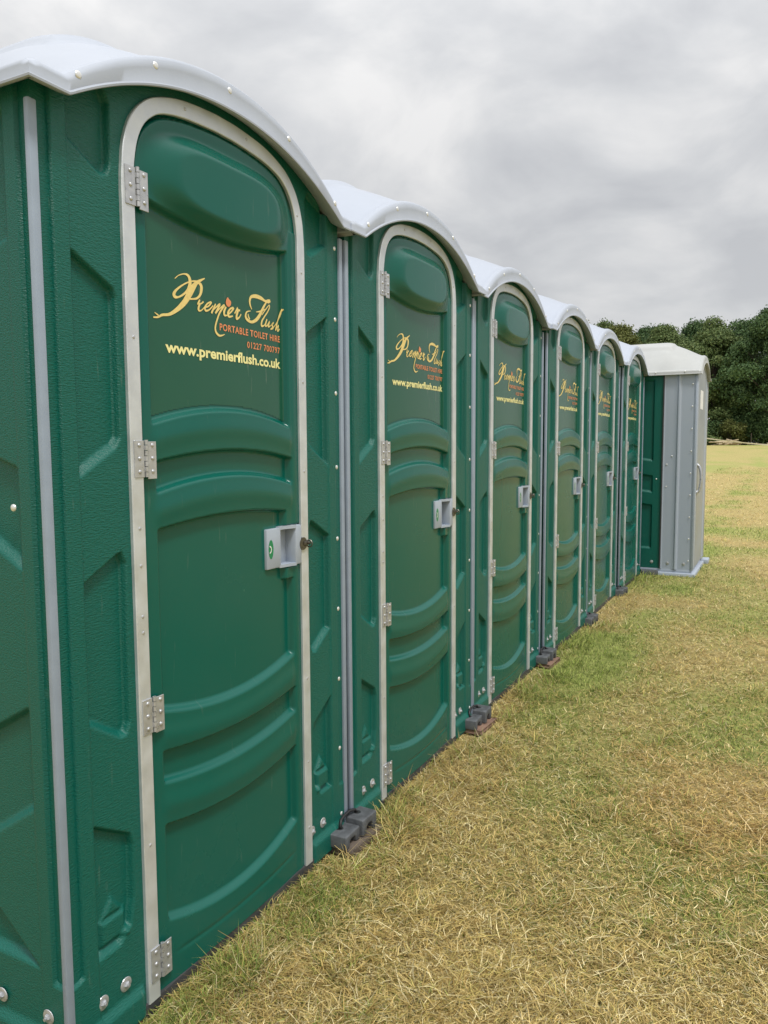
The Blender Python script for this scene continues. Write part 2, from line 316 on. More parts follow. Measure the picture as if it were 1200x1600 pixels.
def wall_h(Y, Z):
    h = 0*Y
    edge = np.minimum(Y, WD-Y)
    rid = ss((edge-.0765)/.004)                      # flats sit a touch lower than the corner ridge
    h = h-.003*rid
    zlim = .197+.02*ss((edge-.02)/.07)
    h = h-np.where(Y < YC, .013, .0035)*ss((.043-edge)/.005)*ss((Z-zlim)/.012)
    for i, p in enumerate(COL):
        for poly in (p, mirror(p)):
            h = h+recess(Y, Z, poly, .016)
    # wedge in the lowest pocket
    for yc in (.128, WD-.128):
        tri = [(yc-.036, .285), (yc+.036, .285), (yc, .335)]
        low = [(yc-.038, .228), (yc+.038, .228), (yc+.038, .29), (yc-.038, .29)]
        h = h+(.011*ss(-sd_poly(Y, Z, tri)/.014+.1)+.015*ss(-sd_poly(Y, Z, low)/.014+.1))*(.65 if yc < .5 else 1)
    # bottom lip
    lip = ss((.098-Z)/.026)*ss((edge-.015)/.02)*ss((np.abs(Y-YC)-.337)/.012)
    h = h+.012*lip
    return h

# ---------------------------------------------------------------- toilet: parts
def relief_wall(parent):
    ys = np.concatenate([np.linspace(.010, .20, 76), np.linspace(.2055, WD-.2055, 90), np.linspace(WD-.20, WD-.010, 76)])
    zs = np.linspace(.024, 2.09, 760)
    Y, Z = np.meshgrid(ys, zs)
    # irregular y spacing: relief only depends on smooth functions, so evaluate directly
    h = wall_h(Y, Z)
    hole = [(y, z) for y, z in OUTL]
    mid = [((a[0]+b[0])/2, (a[1]+b[1])/2) for a, b in zip(OUTL, INNL)]
    mid[0] = (mid[0][0], 0); mid[-1] = (mid[-1][0], 0)
    keep = (sd_poly(Y, Z, mid) > 0) & (Z < EZ+.155*arch(Y)+.02)
    return grid_mesh('front_panel', ys, zs, h, keep, M_wall, parent)
DY = np.linspace(YC-.315, YC+.315, 200); DZ = np.linspace(BOTZ, 2.03, 640)
def relief_door(parent):
    Y, Z = np.meshgrid(DY, DZ)
    f = sd_poly(Y, Z, [(INNL[0][0], -1)]+INNL+[(INNL[-1][0], -1)])
    h = door_h(Y, Z)
    h = h-.022*np.exp(-((f+.0035)/.0035)**2)*np.where((Y > YC), .08+.92*ss((Z-1.88)/.06), 1)         # shadow gap round the leaf
    h = h+.003*ss((Y-.80)/.02)*(Z < 1.85)
    door = grid_mesh('door', DY, DZ, h, f < .012, M_door, parent)
    # vinyl film lying in the upper panel
    hs = door_h(Y, Z)
    k = (Y > .287) & (Y < .793) & (Z < 1.790-.030*(1-((Y-YC)/.26)**2)-.004) & (Z > 1.334+.036*(1-((Y-YC)/.26)**2)+.002)
    grid_mesh('sign_film', DY, DZ, hs, k, M_sign, door, offset=.0012)
    return door
def at_door(y, z, off=.0022):
    return float(door_h(np.array([[y]]), np.array([[z]]))[0, 0])+off
def lettering(door):
    gold, orange = bmesh.new(), bmesh.new()
    for c, pts in LOGO:
        bm = gold if c == 'P' else orange
        P = [np.array(p) for p in pts]; out = []
        for i in range(len(P)-1):
            p0, p1, p2, p3 = P[max(i-1, 0)], P[i], P[i+1], P[min(i+2, len(P)-1)]
            for j in range(6):
                t = j/6; out.append(.5*((2*p1)+(-p0+p2)*t+(2*p0-5*p1+4*p2-p3)*t*t+(-p0+3*p1-3*p2+p3)*t**3))
        out.append(P[-1]); pr = None
        for i, p in enumerate(out):
            d = out[min(i+1, len(out)-1)][:2]-out[max(i-1, 0)][:2]; L = math.hypot(*d) or 1
            # broad-nib pen: the stroke swells across the nib's angle
            nrm = np.array((-d[1], d[0]))/L; w = max(p[2], .0017)/2*1.12
            a = p[:2]+nrm*w; b = p[:2]-nrm*w
            off = .0022+.0002*(LOGO.index((c, pts)) % 4)
            va = bm.verts.new((at_door(*a, off), *a)); vb = bm.verts.new((at_door(*b, off), *b))
            if pr: bm.faces.new((pr[0], pr[1], vb, va))
            pr = (va, vb)
    from_bm('script_lettering', gold, M_gold, door); from_bm('script_dot', orange, M_orange, door)
    def text(body, y0, y1, z0, z1, m, name, ratio=None, bold=0):
        cu = bpy.data.curves.new('t', 'FONT'); cu.body = body; cu.offset = bold; cu.resolution_u = 3
        if body.isupper() or body[0] == '0': cu.space_character = 1.12
        o = bpy.data.objects.new('t', cu); S.collection.objects.link(o)
        C.view_layer.update()
        me = bpy.data.meshes.new_from_object(o); bpy.data.objects.remove(o); me.name = name
        co = np.array([v.co[:] for v in me.vertices]); mn, mx = co.min(0), co.max(0)
        for v, c in zip(me.vertices, co):
            y = y0+(c[0]-mn[0])/(mx[0]-mn[0])*(y1-y0); z = z0+(c[1]-mn[1])/(mx[1]-mn[1])*(z1-z0)
            v.co = (at_door(y, z), y, z)
        me.materials.append(m); link(name, me, door)
    text('PORTABLE TOILET HIRE', .5196, .7780, 1.5520, 1.5690, M_orange, 'strapline_lettering', bold=.022)
    text('01227 700797', .6270, .7775, 1.5215, 1.5380, M_orange, 'phone_number_lettering', bold=.016)
    text('www.premierflush.co.uk', .3372, .7790, 1.4735, 1.5075, M_yellow, 'web_address_lettering', bold=.03)
def frame(parent):
    bm = bmesh.new(); prof = []
    n = len(OUTL)
    for k in range(n):
        o_, i_ = OUTL[k], INNL[k]
        if k in (0, n-1): o_ = (o_[0], BOTZ-.002); i_ = (i_[0], BOTZ-.002)
        dy, dz = i_[0]-o_[0], i_[1]-o_[1]; L = math.hypot(dy, dz)
        e = .0018/L
        pt = lambda s, x: bm.verts.new((x, o_[0]+dy*s, o_[1]+dz*s))
        prof.append([pt(0, -.012), pt(0, .0045), pt(e, .0062), pt(1-e, .0062), pt(1, .0045), pt(1, -.003)])
    for a, b in zip(prof, prof[1:]):
        for j in range(5): bm.faces.new((a[j], a[j+1], b[j+1], b[j]))
    bm.faces.new(prof[0]); bm.faces.new(prof[-1][::-1])
    fr = from_bm('door_frame', bm, M_alu, parent, True, 40)
    sm = bmesh.new(); dome(sm, 0, 0, 0, .0040, .002, n=8); me = bpy.data.meshes.new('screw'); sm.to_mesh(me); sm.free(); me.materials.append(M_steel)
    for y, z in [(.4, 2.018), (.62, 2.027), (.84, 1.90)]+[(.224, z) for z in (1.10, 1.02, .91, .875, 1.5, .40)]+[(.857, z) for z in (1.75, 1.45, 1.2, .6, .35, .15)]:
        place(me, 'screw', fr, (.006, y, z))
    return fr
def hinge(z, door):
    bm = bmesh.new(); hh = .040
    box(bm, .0062, .0086, .214, .2415, z-hh, z+hh-.002, .0006, 1)
    box(bm, .0074, .0098, .2500, .2755, z-hh-.004, z+hh-.004, .0006, 1)
    step = 2*hh/7
    for k in range(7):
        a, b = z-hh+k*step+.0006, z-hh+(k+1)*step-.0006
        tube(bm, [(.0095, .2465, a), (.0095, .2465, b)], .0042, 10)
        if k % 2: box(bm, .0068, .009, .2405, .2465, a, b)
        else: box(bm, .0076, .0096, .2465, .2510, a, b)
    for yy, x in ((.2275, .0086), (.2640, .0098)):
        for dz in (-.028, 0, .028): dome(bm, x, yy, z+dz, .0046, .0028, n=10)
    return from_bm('hinge', bm, M_steel, door, True, 35)
def latch(door):
    bm = bmesh.new()
    box(bm, -.022, -.004, .687, .752, .941, 1.050, .003)                # face plate
    box(bm, -.036, -.026, .745, .812, .940, 1.052, .002)               # back of the finger pocket
    box(bm, -.030, .009, .805, .8355, .940, 1.052, .005)               # pull
    for z0, z1 in ((1.044, 1.053), (.939, .947)):                      # top and bottom cheeks
        v = [bm.verts.new(p) for p in ((-.026, .740, z0), (-.0045, .745, z0), (.010, .806, z0), (-.026, .806, z0), (-.026, .740, z1), (-.0045, .745, z1), (.010, .806, z1), (-.026, .806, z1))]
        for f in ((3, 2, 1, 0), (4, 5, 6, 7), (0, 1, 5, 4), (1, 2, 6, 5), (2, 3, 7, 6), (3, 0, 4, 7)): bm.faces.new([v[i] for i in f])
    la = from_bm('latch', bm, M_latch, door, True, 40)
    bm = bmesh.new()
    def disc(bm, x, y, z, ry, rz, r0=0, n=24, a0=0, a1=360):
        o_, i_ = [], []
        for k in range(n+1):
            a = R(a0+(a1-a0)*k/n); o_.append(bm.verts.new((x, y+ry*math.cos(a), z+rz*math.sin(a))))
            i_.append(bm.verts.new((x, y+ry*r0*math.cos(a), z+rz*r0*math.sin(a))) if r0 else None)
        if r0:
            for k in range(n): bm.faces.new((i_[k], o_[k], o_[k+1], i_[k+1]))
        else: bm.faces.new(o_[:-1])
    disc(bm, -.0034, .705, .995, .011, .026); win = from_bm('indicator', bm, M_greenw, door)
    bm = bmesh.new(); disc(bm, -.0029, .6985, .995, .0085, .0105, .66, a0=-95, a1=95); from_bm('indicator_mark', bm, M_white, door)
    bm = bmesh.new()   # steel keep plate and ring on the latch side of the frame
    tube(bm, [(.0055, .842, .996), (.0105, .842, .996)], .018, 20)
    box(bm, .008, .013, .842, .868, .990, 1.002, .001)
    ring = [(.014+.010*math.cos(a), .866, .994+.010*math.sin(a)) for a in np.linspace(0, 2*math.pi, 17)]
    tube(bm, ring, .0018, 6, False)
    tube(bm, [(.006, .862, .996), (.020, .862, .996)], .004, 10)
    from_bm('hasp', bm, M_darksteel, parent_of_hasp[0], True, 40)
    return la
parent_of_hasp = [None]
def side_wall(parent, sgn, m):
    """sgn -1: wall at y=0 facing -y ; +1: wall at y=WD"""
    t = np.linspace(.010, DP-.010, 330); zs = np.linspace(.030, 1.93, 480)
    T, Z = np.meshgrid(t, zs)
    h = 0*T; edge = np.minimum(T, DP-T)
    h = h-.013*ss((.043-edge)/.005)*ss((Z-.20)/.012)-.003*ss((edge-.0745)/.004)
    A = .082; B = DP-A
    polys = [[(A, 1.66), (A+.13, 1.61), (B-.13, 1.61), (B, 1.66), (B, 1.895), (A, 1.895)],
             [(A, 1.035), (A+.16, 1.125), (B-.16, 1.125), (B, 1.035), (B, 1.235), (B-.2, 1.30), (A+.2, 1.30), (A, 1.235)],
             [(A, .555), (A+.2, .43), (B-.2, .43), (B, .555), (B, .765), (B-.2, .66), (A+.2, .66), (A, .765)],
             [(A, .225), (B, .225), (B-.12, .32), (A+.12, .32)]]
    for p in polys: h = h+recess(T, Z, p, .017, .009, .020)
    h = h+.012*ss((.105-Z)/.026)*ss((edge-.03)/.02)
    if sgn < 0: fn = lambda h, T, Z: (-T, -h, Z)
    else: fn = lambda h, T, Z: (-(DP-T), WD+h, Z)
    w = grid_mesh('side_panel', t, zs, h, np.ones(T.shape, bool), m, parent, fn=fn)
    return w
def back_wall(parent, m):
    t = np.linspace(.010, WD-.010, 160); zs = np.linspace(.030, 2.06, 240)
    T, Z = np.meshgrid(t, zs)
    h = recess(T, Z, [(.10, .2), (.98, .2), (.98, 1.0), (.10, 1.0)], .016)+recess(T, Z, [(.10, 1.08), (.98, 1.08), (.98, 1.85), (.10, 1.85)], .016)
    keep = Z < EZ+.155*arch(T)+.02
    return grid_mesh('back_panel', t, zs, h, keep, m, parent, fn=lambda h, T, Z: (-DP-h, WD-T, Z))
def roof(parent, m, amp=.275):
    y0, y1, x0, x1 = -.020, WD+.020, -DP-.03, .030
    ny, nx = 121, 121
    def sp(n, a, b):                          # grid lines crowd the rim
        u = np.linspace(0, 1, n); u = u-.9*np.sin(2*np.pi*u)/(2*np.pi); return a+(b-a)*u
    ys = sp(ny, y0, y1); xs = sp(nx, x0, x1)
    Y, X = np.meshgrid(ys, xs)
    A = arch(Y)
    dfr = np.minimum(x1-X, X-x0)                     # distance behind the front or back rim
    dsd = np.minimum(Y-y0, y1-Y)
    rim = EZ+.044+.172*A
    t = np.clip(np.abs(Y-YC)/.50, 0, 1)
    body = EZ+.044+amp*(1-t**2.6)                   # the taller vault behind the rim
    k = ss((dfr-.030)/.34)**.62
    z = rim+(np.maximum(body, rim)-rim)*k
    z = z+.018*ss((dfr-.26)/.03)*ss((.30-np.abs(Y-YC))/.03)
    z = z-.005*ss((.016-dsd)/.016)-.005*(1-ss(dfr/.012))
    idx = np.arange(nx*ny).reshape(nx, ny)
    V = np.stack([X, Y, z], -1).reshape(-1, 3)
    F = np.stack([idx[:-1, :-1], idx[1:, :-1], idx[1:, 1:], idx[:-1, 1:]], -1).reshape(-1, 4)
    # rim skirt
    loop = list(idx[-1, ::-1])+list(idx[::-1, 0][1:])+list(idx[0, 1:])+list(idx[1:-1, -1])
    V = list(V); F = list(F)
    base = len(V); n = len(loop); prof = []
    cx, cy = -DP/2, YC
    for j, li in enumerate(loop):
        x, y, zt = V[li]
        zb = EZ+.142*float(arch(y)) if (abs(x-x1) < 1e-6 or abs(x-x0) < 1e-6) else EZ
        ox = (1 if abs(x-x1) < 1e-6 else -1 if abs(x-x0) < 1e-6 else 0); oy = (1 if abs(y-y1) < 1e-6 else -1 if abs(y-y0) < 1e-6 else 0)
        H = zt-zb
        prof.append([(x+ox*.009, y+oy*.009, zt-.008), (x+ox*.012, y+oy*.012, zb+H*.6), (x+ox*.011, y+oy*.011, zb+.008), (x+ox*.015, y+oy*.015, zb+.004), (x+ox*.0145, y+oy*.0145, zb), (x+ox*.010, y+oy*.010, zb-.001), (x-ox*.02, y-oy*.012, zb+.012), (x-ox*.045, y-oy*.03, zb+.03)])
    for p in prof: V.extend(p)
    K = len(prof[0])
    for j in range(n):
        j2 = (j+1) % n
        F.append((loop[j], base+j*K, base+j2*K, loop[j2]))
        for k_ in range(K-1): F.append((base+j*K+k_, base+j*K+k_+1, base+j2*K+k_+1, base+j2*K+k_))
    ro = from_np('roof', np.array(V), np.array(F), m, parent)
    ro.data.set_sharp_from_angle(angle=R(50))
    return ro
def rivet_mesh(r, h, n=12):
    bm = bmesh.new(); dome(bm, 0, 0, 0, r, h, n=n)
    me = bpy.data.meshes.new('rivet'); bm.to_mesh(me); bm.free(); me.materials.append(M_rivet)
    for p in me.polygons: p.use_smooth = True
    return me
def bolt_mesh():
    bm = bmesh.new(); dome(bm, 0, 0, 0, .0155, .0025, n=20); dome(bm, .002, 0, 0, .0075, .0055, n=6)
    tube(bm, [(.006, 0, 0), (.0105, 0, 0)], .0035, 10)
    me = bpy.data.meshes.new('bolt'); bm.to_mesh(me); bm.free(); me.materials.append(M_steel)
    return me
RIV, BOLT, RIVB = rivet_mesh(.0075, .0024), bolt_mesh(), rivet_mesh(.0075, .004)
def place(me, name, parent, loc, rz=0):
    o = link(name, me, parent); o.location = loc; o.rotation_euler = (0, 0, rz); return o
def skid(parent, m):
    bm = bmesh.new()
    box(bm, -DP+.004, .004, .004, WD-.004, -.02, .040, .004)
    return from_bm('skid_base', bm, m, parent, True, 40)
def strips(parent, m):
    for x, y in ((0, 0), (0, WD), (-DP, 0), (-DP, WD)):
        bm = bmesh.new(); sx = 1 if x == 0 else -1; sy = 1 if y == 0 else -1
        a, b = sorted((x-sx*.009, x+sx*.004)); c, d = sorted((y-sy*.007, y+sy*.012))
        box(bm, a, b, c, d, .056, 1.893, .003)
        from_bm('corner_strip', bm, m, parent, True, 40)
        # dark post behind the strip closes the corner
        bm = bmesh.new(); a, b = sorted((x-sx*.05, x-sx*.008)); c, d = sorted((y-sy*.000+sy*.008, y+sy*.05)); box(bm, a, b, c, d, .045, 1.93)
        from_bm('corner_post', bm, M_wall, parent)
def make_toilet():
    t = thing('portable_toilet', (FX, UNIT_Y[0], 0), 'x', 'portable toilet', 'row of green portable toilets')
    skid(t, M_skid)
    fp = relief_wall(t)
    sw = side_wall(t, -1, M_wall); side_wall(t, 1, M_wall); back_wall(t, M_wall)
    strips(t, M_strip)
    fr = frame(t); door = relief_door(t)
    lettering(door); parent_of_hasp[0] = fr
    for z in (1.807, 1.248, .690, .122): hinge(z, door)
    latch(door)
    ro = roof(t, M_roof)
    for y in (.075, .275, .515, .755, .985): place(RIV, 'rivet', ro, (.041, y, EZ+.030+.157*float(arch(y))))
    place(RIV, 'rivet', ro, (-.05, -.032, EZ+.026), -math.pi/2)
    for z in (1.859, 1.650, 1.430, 1.206, .986, .766, .543, .319, .105): place(RIVB, 'rivet', fp, (-.0055 if z > .2 else -.002, 1.052, z))
    for y in (.085, .148, .884, .944): place(BOLT, 'bolt', fp, (-.002, y, .123))
    place(RIVB, 'rivet', sw, (-.093, .0, 1.158), -math.pi/2)
    for x in (-.060, -.20): place(BOLT, 'bolt', sw, (x, -.001, .132), -math.pi/2)
    return t
toilet = make_toilet()
LAB = ['nearest green portable toilet, with its side wall and left corner showing at the picture edge',
       'second green portable toilet from the camera, right behind the nearest one',
       'third green portable toilet, between the second and fourth from the camera',
       'fourth green portable toilet from the camera, midway down the row',
       'fifth green portable toilet, the last but one green-doored toilet of the row',
       'farthest green-doored portable toilet, right beside the grey-walled toilet']
toilet['label'] = LAB[0]
for i in range(1, 6):
    o = copy_tree(toilet); o.location = (FX+[0, .004, -.003, .006, -.004, .003][i], UNIT_Y[i], 0)
    o.rotation_euler = (R([0, .10, -.05, .08, -.06, .05][i]), 0, R([0, -.15, .2, -.2, .25, .1][i])); o['label'] = LAB[i]

# ---------------------------------------------------------------- the grey-walled toilet at the end of the row
def make_grey():
    x0, y0, w = -.755, 7.745, 1.03
    t = thing('portable_toilet', (x0, y0, 0), 'grey-walled portable toilet with silver door and cream roof, standing forward at the row end', 'portable toilet')
    Dg = 1.10
    bm = bmesh.new()
    box(bm, -Dg-.01, .035, -.03, w+.03, -.02, .040, .01)
    box(bm, .0, .075, w-.12, w+.06, .0, .055, .01)
    box(bm, -Dg, -.002, .004, w-.004, .038, .075, .006)
    from_bm('skid_base', bm, M_mgrey, t, True, 40)
    # grey wrap-round part of the side wall, with standing ribs
    zs = np.linspace(.07, 1.93, 200); u = np.linspace(0, .285, 150); U, Z = np.meshgrid(u, zs)
    h = .011*np.exp(-((U-.145)/.013)**4)-.004*ss((U-.012)/.005)*ss((.273-U)/.005)+.004*np.exp(-((U-.16)/.02)**2)
    for s in (0, 1):
        fn = (lambda h, U, Z: (-U, -h, Z)) if s == 0 else (lambda h, U, Z: (-.285+U, w+h, Z))
        p = grid_mesh('grey_side_panel', u, zs, h, np.ones(U.shape, bool), M_mgrey, t, fn=fn)
        if s == 0:
            for z in (1.15, 1.07, .86): place(RIV, 'rivet', p, (-.245 if z < 1.1 else -.20, .001, z), -math.pi/2)
            for xx in (-.07, -.215): place(BOLT, 'bolt', p, (xx, .003, .125), -math.pi/2)
    # green rear side panels
    u = np.linspace(.285, Dg, 200); zs = np.linspace(.07, 1.93, 300); U, Z = np.meshgrid(u, zs)
    h = -.004+0*U
    A, B = .37, Dg-.06
    for poly in ([(A, 1.10), (B, 1.20), (B, 1.87), (A, 1.87)], [(A, .80), (B, .88), (B, 1.06), (A, .96)], [(A, .26), (B, .26), (B, .76), (A, .68)]): h = h+recess(U, Z, poly, .018)
    for s in (0, 1):
        fn = (lambda h, U, Z: (-U, -h, Z)) if s == 0 else (lambda h, U, Z: (-(Dg+.285)+U, w+h, Z))
        p = grid_mesh('green_side_panel', u, zs, h, np.ones(U.shape, bool), M_wall, t, fn=fn)
        if s == 0:
            place(BOLT, 'bolt', p, (-.36, .004, .13), -math.pi/2); place(RIV, 'rivet', p, (-.335, .003, .93), -math.pi/2)
    bm = bmesh.new(); box(bm, -.290, -.279, -.011, .004, .07, 1.92, .002); from_bm('joint_strip', bm, M_skid, t)
    bm = bmesh.new(); box(bm, -Dg-.002, -Dg+.01, .004, w-.004, .07, 2.0); from_bm('back_panel', bm, M_mgrey, t)
    # front: surround, door
    ys = np.linspace(0, w, 220); zs = np.linspace(.075, 2.05, 260); Y, Z = np.meshgrid(ys, zs)
    sc = w/WD
    ol = [(.16+.0, 0)]+[(.5*w+(y-YC)*1.02, z-.01) for y, z in OUTL[1:-1]]+[(w-.175, 0)]
    f = sd_poly(Y, Z, [(ol[1][0], -1)]+ol[1:-1]+[(ol[-2][0], -1)])
    keep = Z < EZ+.142*arch(Y/sc)+.03
    grid_mesh('front_panel', ys, zs, .010*ss((f-.003)/.006)*ss((Y-.0)/.02)*ss((w-Y)/.02), keep & (f > -.004), M_mgrey, t)
    d = grid_mesh('door', ys, zs, .004+.006*ss((-f-.02)/.02), keep & (f < .001), M_silver, t)
    bm = bmesh.new(); box(bm, .010, .0115, .30, .56, 1.60, 1.78); from_bm('notice', bm, M_white, d)
    bm = bmesh.new()   # bent oval pull handle
    pts = [(.012+.035*math.sin(a), .190, .93-.13*math.cos(a)) for a in np.linspace(0, math.pi, 20)]
    tube(bm, pts, .013, 10)
    tube(bm, [(.006, .175, .80), (.02, .175, .80)], .02, 10); tube(bm, [(.006, .175, 1.06), (.02, .175, 1.06)], .02, 10)
    from_bm('handle', bm, M_steel, d, True)
    bm = bmesh.new(); box(bm, -.004, .016, -.006, .020, .07, 1.92, .003); s1 = from_bm('corner_strip', bm, M_mgrey, t, True, 40)
    bm = bmesh.new(); box(bm, -.004, .016, w-.020, w+.006, .07, 1.92, .003); from_bm('corner_strip', bm, M_roofc, t, True, 40)
    for z in np.linspace(.16, 1.82, 9): place(RIV, 'rivet', s1, (-.03, -.004, float(z)), -math.pi/2)
    ro = roof(t, M_roofc, .295); ro.scale = (1.0, w/WD*.985, 1.0)
    for y in (.10, .36, .60, .85): place(RIV, 'rivet', ro, (-y, -.034, EZ+.026), -math.pi/2)
    return t
make_grey()

# ---------------------------------------------------------------- blocks, boards and straps under the joints
def make_block(loc, rz, label, s=(1, 1, 1)):
    t = bmesh.new()
    Lx, Ly, Hh = .15*s[0], .088*s[1], .052*s[2]
    # top slab on two legs with an arched slot between them, rounded edges, dark disc on top painted as a hole
    a = [(-Ly/2, 0), (-Ly/2, Hh), (Ly/2, Hh), (Ly/2, 0), (Ly*.24, 0), (Ly*.20, Hh*.45), (Ly*.10, Hh*.56), (-Ly*.10, Hh*.56), (-Ly*.20, Hh*.45), (-Ly*.24, 0)]
    f0 = [t.verts.new((Lx/2, y, z)) for y, z in a]; f1 = [t.verts.new((-Lx/2, y, z)) for y, z in a]
    t.faces.new(f0); t.faces.new(f1[::-1])
    for k in range(len(a)): t.faces.new((f0[k], f1[k], f1[(k+1) % len(a)], f0[(k+1) % len(a)]))
    bmesh.ops.recalc_face_normals(t, faces=t.faces)
    bmesh.ops.bevel(t, geom=list(t.edges), offset=.0045, segments=3, affect='EDGES', profile=.5, clamp_overlap=True)
    th = thing('levelling_block', loc, label, 'levelling block', 'grey levelling blocks under the row joints', rz)
    from_bm('block_body', t, M_block, th, True, 50)
    b = bmesh.new(); tube(b, [(Lx*.18, 0, Hh-.002), (Lx*.18, 0, Hh+.0006)], .012, 14); from_bm('hole_shade_disc', b, M_dark, th)  # flat near-black disc: the shade inside a hole put into colour
    return th
def make_board(loc, rz, L_, m, label, w=.19):
    bm = bmesh.new(); box(bm, -.20, .055, -w/2, w/2, .0, .020, .002)
    for v in bm.verts: v.co += Vector((random.uniform(-.006, .006), random.uniform(-.006, .006), random.uniform(-.002, .002)))
    o = from_bm('board', bm, m, None); o.location = loc; o.rotation_euler = (0, R(2), rz)
    return tag(o, label, 'board', 'boards under the levelling blocks')
JN = ['first and second', 'second and third', 'third and fourth', 'fourth and fifth', 'fifth and sixth']
for k in range(5):
    gy = UNIT_Y[k+1]-.022
    if k < 3:
        make_board((FX+.03, gy-.01, .014), R(random.uniform(-4, 4)), .2, [M_wood, M_woodr, M_woodr][k],
                   ['split weathered plywood board under the nearest pair of grey blocks', 'reddish board under the blocks between the second and third toilets', 'thin reddish board under the blocks between the third and fourth toilets'][k])
    z0 = .033 if k < 3 else .010
    make_block((FX-.012, gy-.070, z0), R(random.uniform(-3, 3)), 'nearer grey block of the pair between the %s toilets' % JN[k], (1, 1.02, .82 if k < 3 else 1))
    make_block((FX-.004, gy+.030, z0), R(random.uniform(-3, 3)), 'farther grey block of the pair between the %s toilets' % JN[k], (1, .98, 1.05))
    bm = bmesh.new()
    P = [(FX+.018, gy-.070, z0+.036), (FX+.018, gy-.070, z0+.054), (FX+.014, gy-.060, z0+.064), (FX+.010, gy-.035, z0+.066), (FX+.012, gy-.005, z0+.070), (FX+.018, gy+.020, z0+.066), (FX+.022, gy+.030, z0+.050)]
    tube(bm, P, .0052, 8)
    tag(from_bm('strap', bm, M_black, None, True), 'black strap looped over the grey blocks between the %s toilets' % JN[k], 'strap', 'black straps on the levelling blocks')
make_block((-1.13, 7.72, 0), R(20), 'dark block lying between the farthest green toilet and the grey-walled toilet')

# ---------------------------------------------------------------- ground
def vnoise(x, y, s, seed):
    x = x/s; y = y/s; xi = np.floor(x).astype(np.int64); yi = np.floor(y).astype(np.int64)
    xf = x-xi; yf = y-yi; xf = xf*xf*(3-2*xf); yf = yf*yf*(3-2*yf)
    def hsh(a, b):
        v = (a*374761393+b*668265263+seed*2147483647) & 0xffffffff
        v = ((v ^ (v >> 13))*1274126177) & 0xffffffff
        return ((v ^ (v >> 16)) & 0xffff)/65535.
    return (hsh(xi, yi)*(1-xf)+hsh(xi+1, yi)*xf)*(1-yf)+(hsh(xi, yi+1)*(1-xf)+hsh(xi+1, yi+1)*xf)*yf
def fbm(x, y, s, seed, o=4):
    a = 0; w = 1; t = 0
    for k in range(o): a = a+w*vnoise(x, y, s/2**k, seed+k); t += w; w *= .55
    return a/t
def gz(x, y):
    r = np.hypot(x, y)
    rise = 1.02*ss((r-14)/62)
    near = ss((r-1.0)/3)
    return .014+rise+.03*(fbm(x, y, 9, 50, 2)-.5)*ss((r-8)/8)
def green_amount(x, y):
    """0 straw .. 1 green : patches in the mown field"""
    a = fbm(x, y, 1.5, 3, 5); b = fbm(x, y, 5.5, 21, 3)
    g = ss((a*.6+b*.4-.50)/.16)
    lush = ss((1.0-np.abs(x-FX-.25)/.45))*ss((fbm(x, y, .7, 77, 3)-.40)/.2)*.8     # lusher strip beside the toilets
    far = ss((np.hypot(x, y)-22)/25)*.25
    return np.clip(g*.72+lush+far, 0, 1)
def ground():
    rr = np.concatenate([np.geomspace(.25, 30, 330), np.geomspace(31, 420, 60)]); th = np.linspace(0, 2*np.pi, 481)
    Rr, T = np.meshgrid(rr, th, indexing='ij'); X = Rr*np.sin(T); Yy = Rr*np.cos(T)
    Z = gz(X, Yy)-.006+.010*(fbm(X, Yy, .22, 91, 2)-.5)*(Rr < 14)
    nr, nt_ = X.shape; idx = np.arange(nr*nt_).reshape(nr, nt_)
    F = np.stack([idx[:-1, :-1], idx[1:, :-1], idx[1:, 1:], idx[:-1, 1:]], -1).reshape(-1, 4)[:, ::-1]
    V = np.stack([X, Yy, Z], -1).reshape(-1, 3)
    V = np.vstack([V, [[0, 0, float(Z[0].mean())]]]); c = len(V)-1
    o = from_np('ground', V, F, M_ground)
    g = green_amount(V[:, 0], V[:, 1]).astype(np.float32)
    at = o.data.attributes.new('green', 'FLOAT', 'POINT'); at.data.foreach_set('value', g)
    return tag(o, 'mown dry grass field', None, None, 'structure')
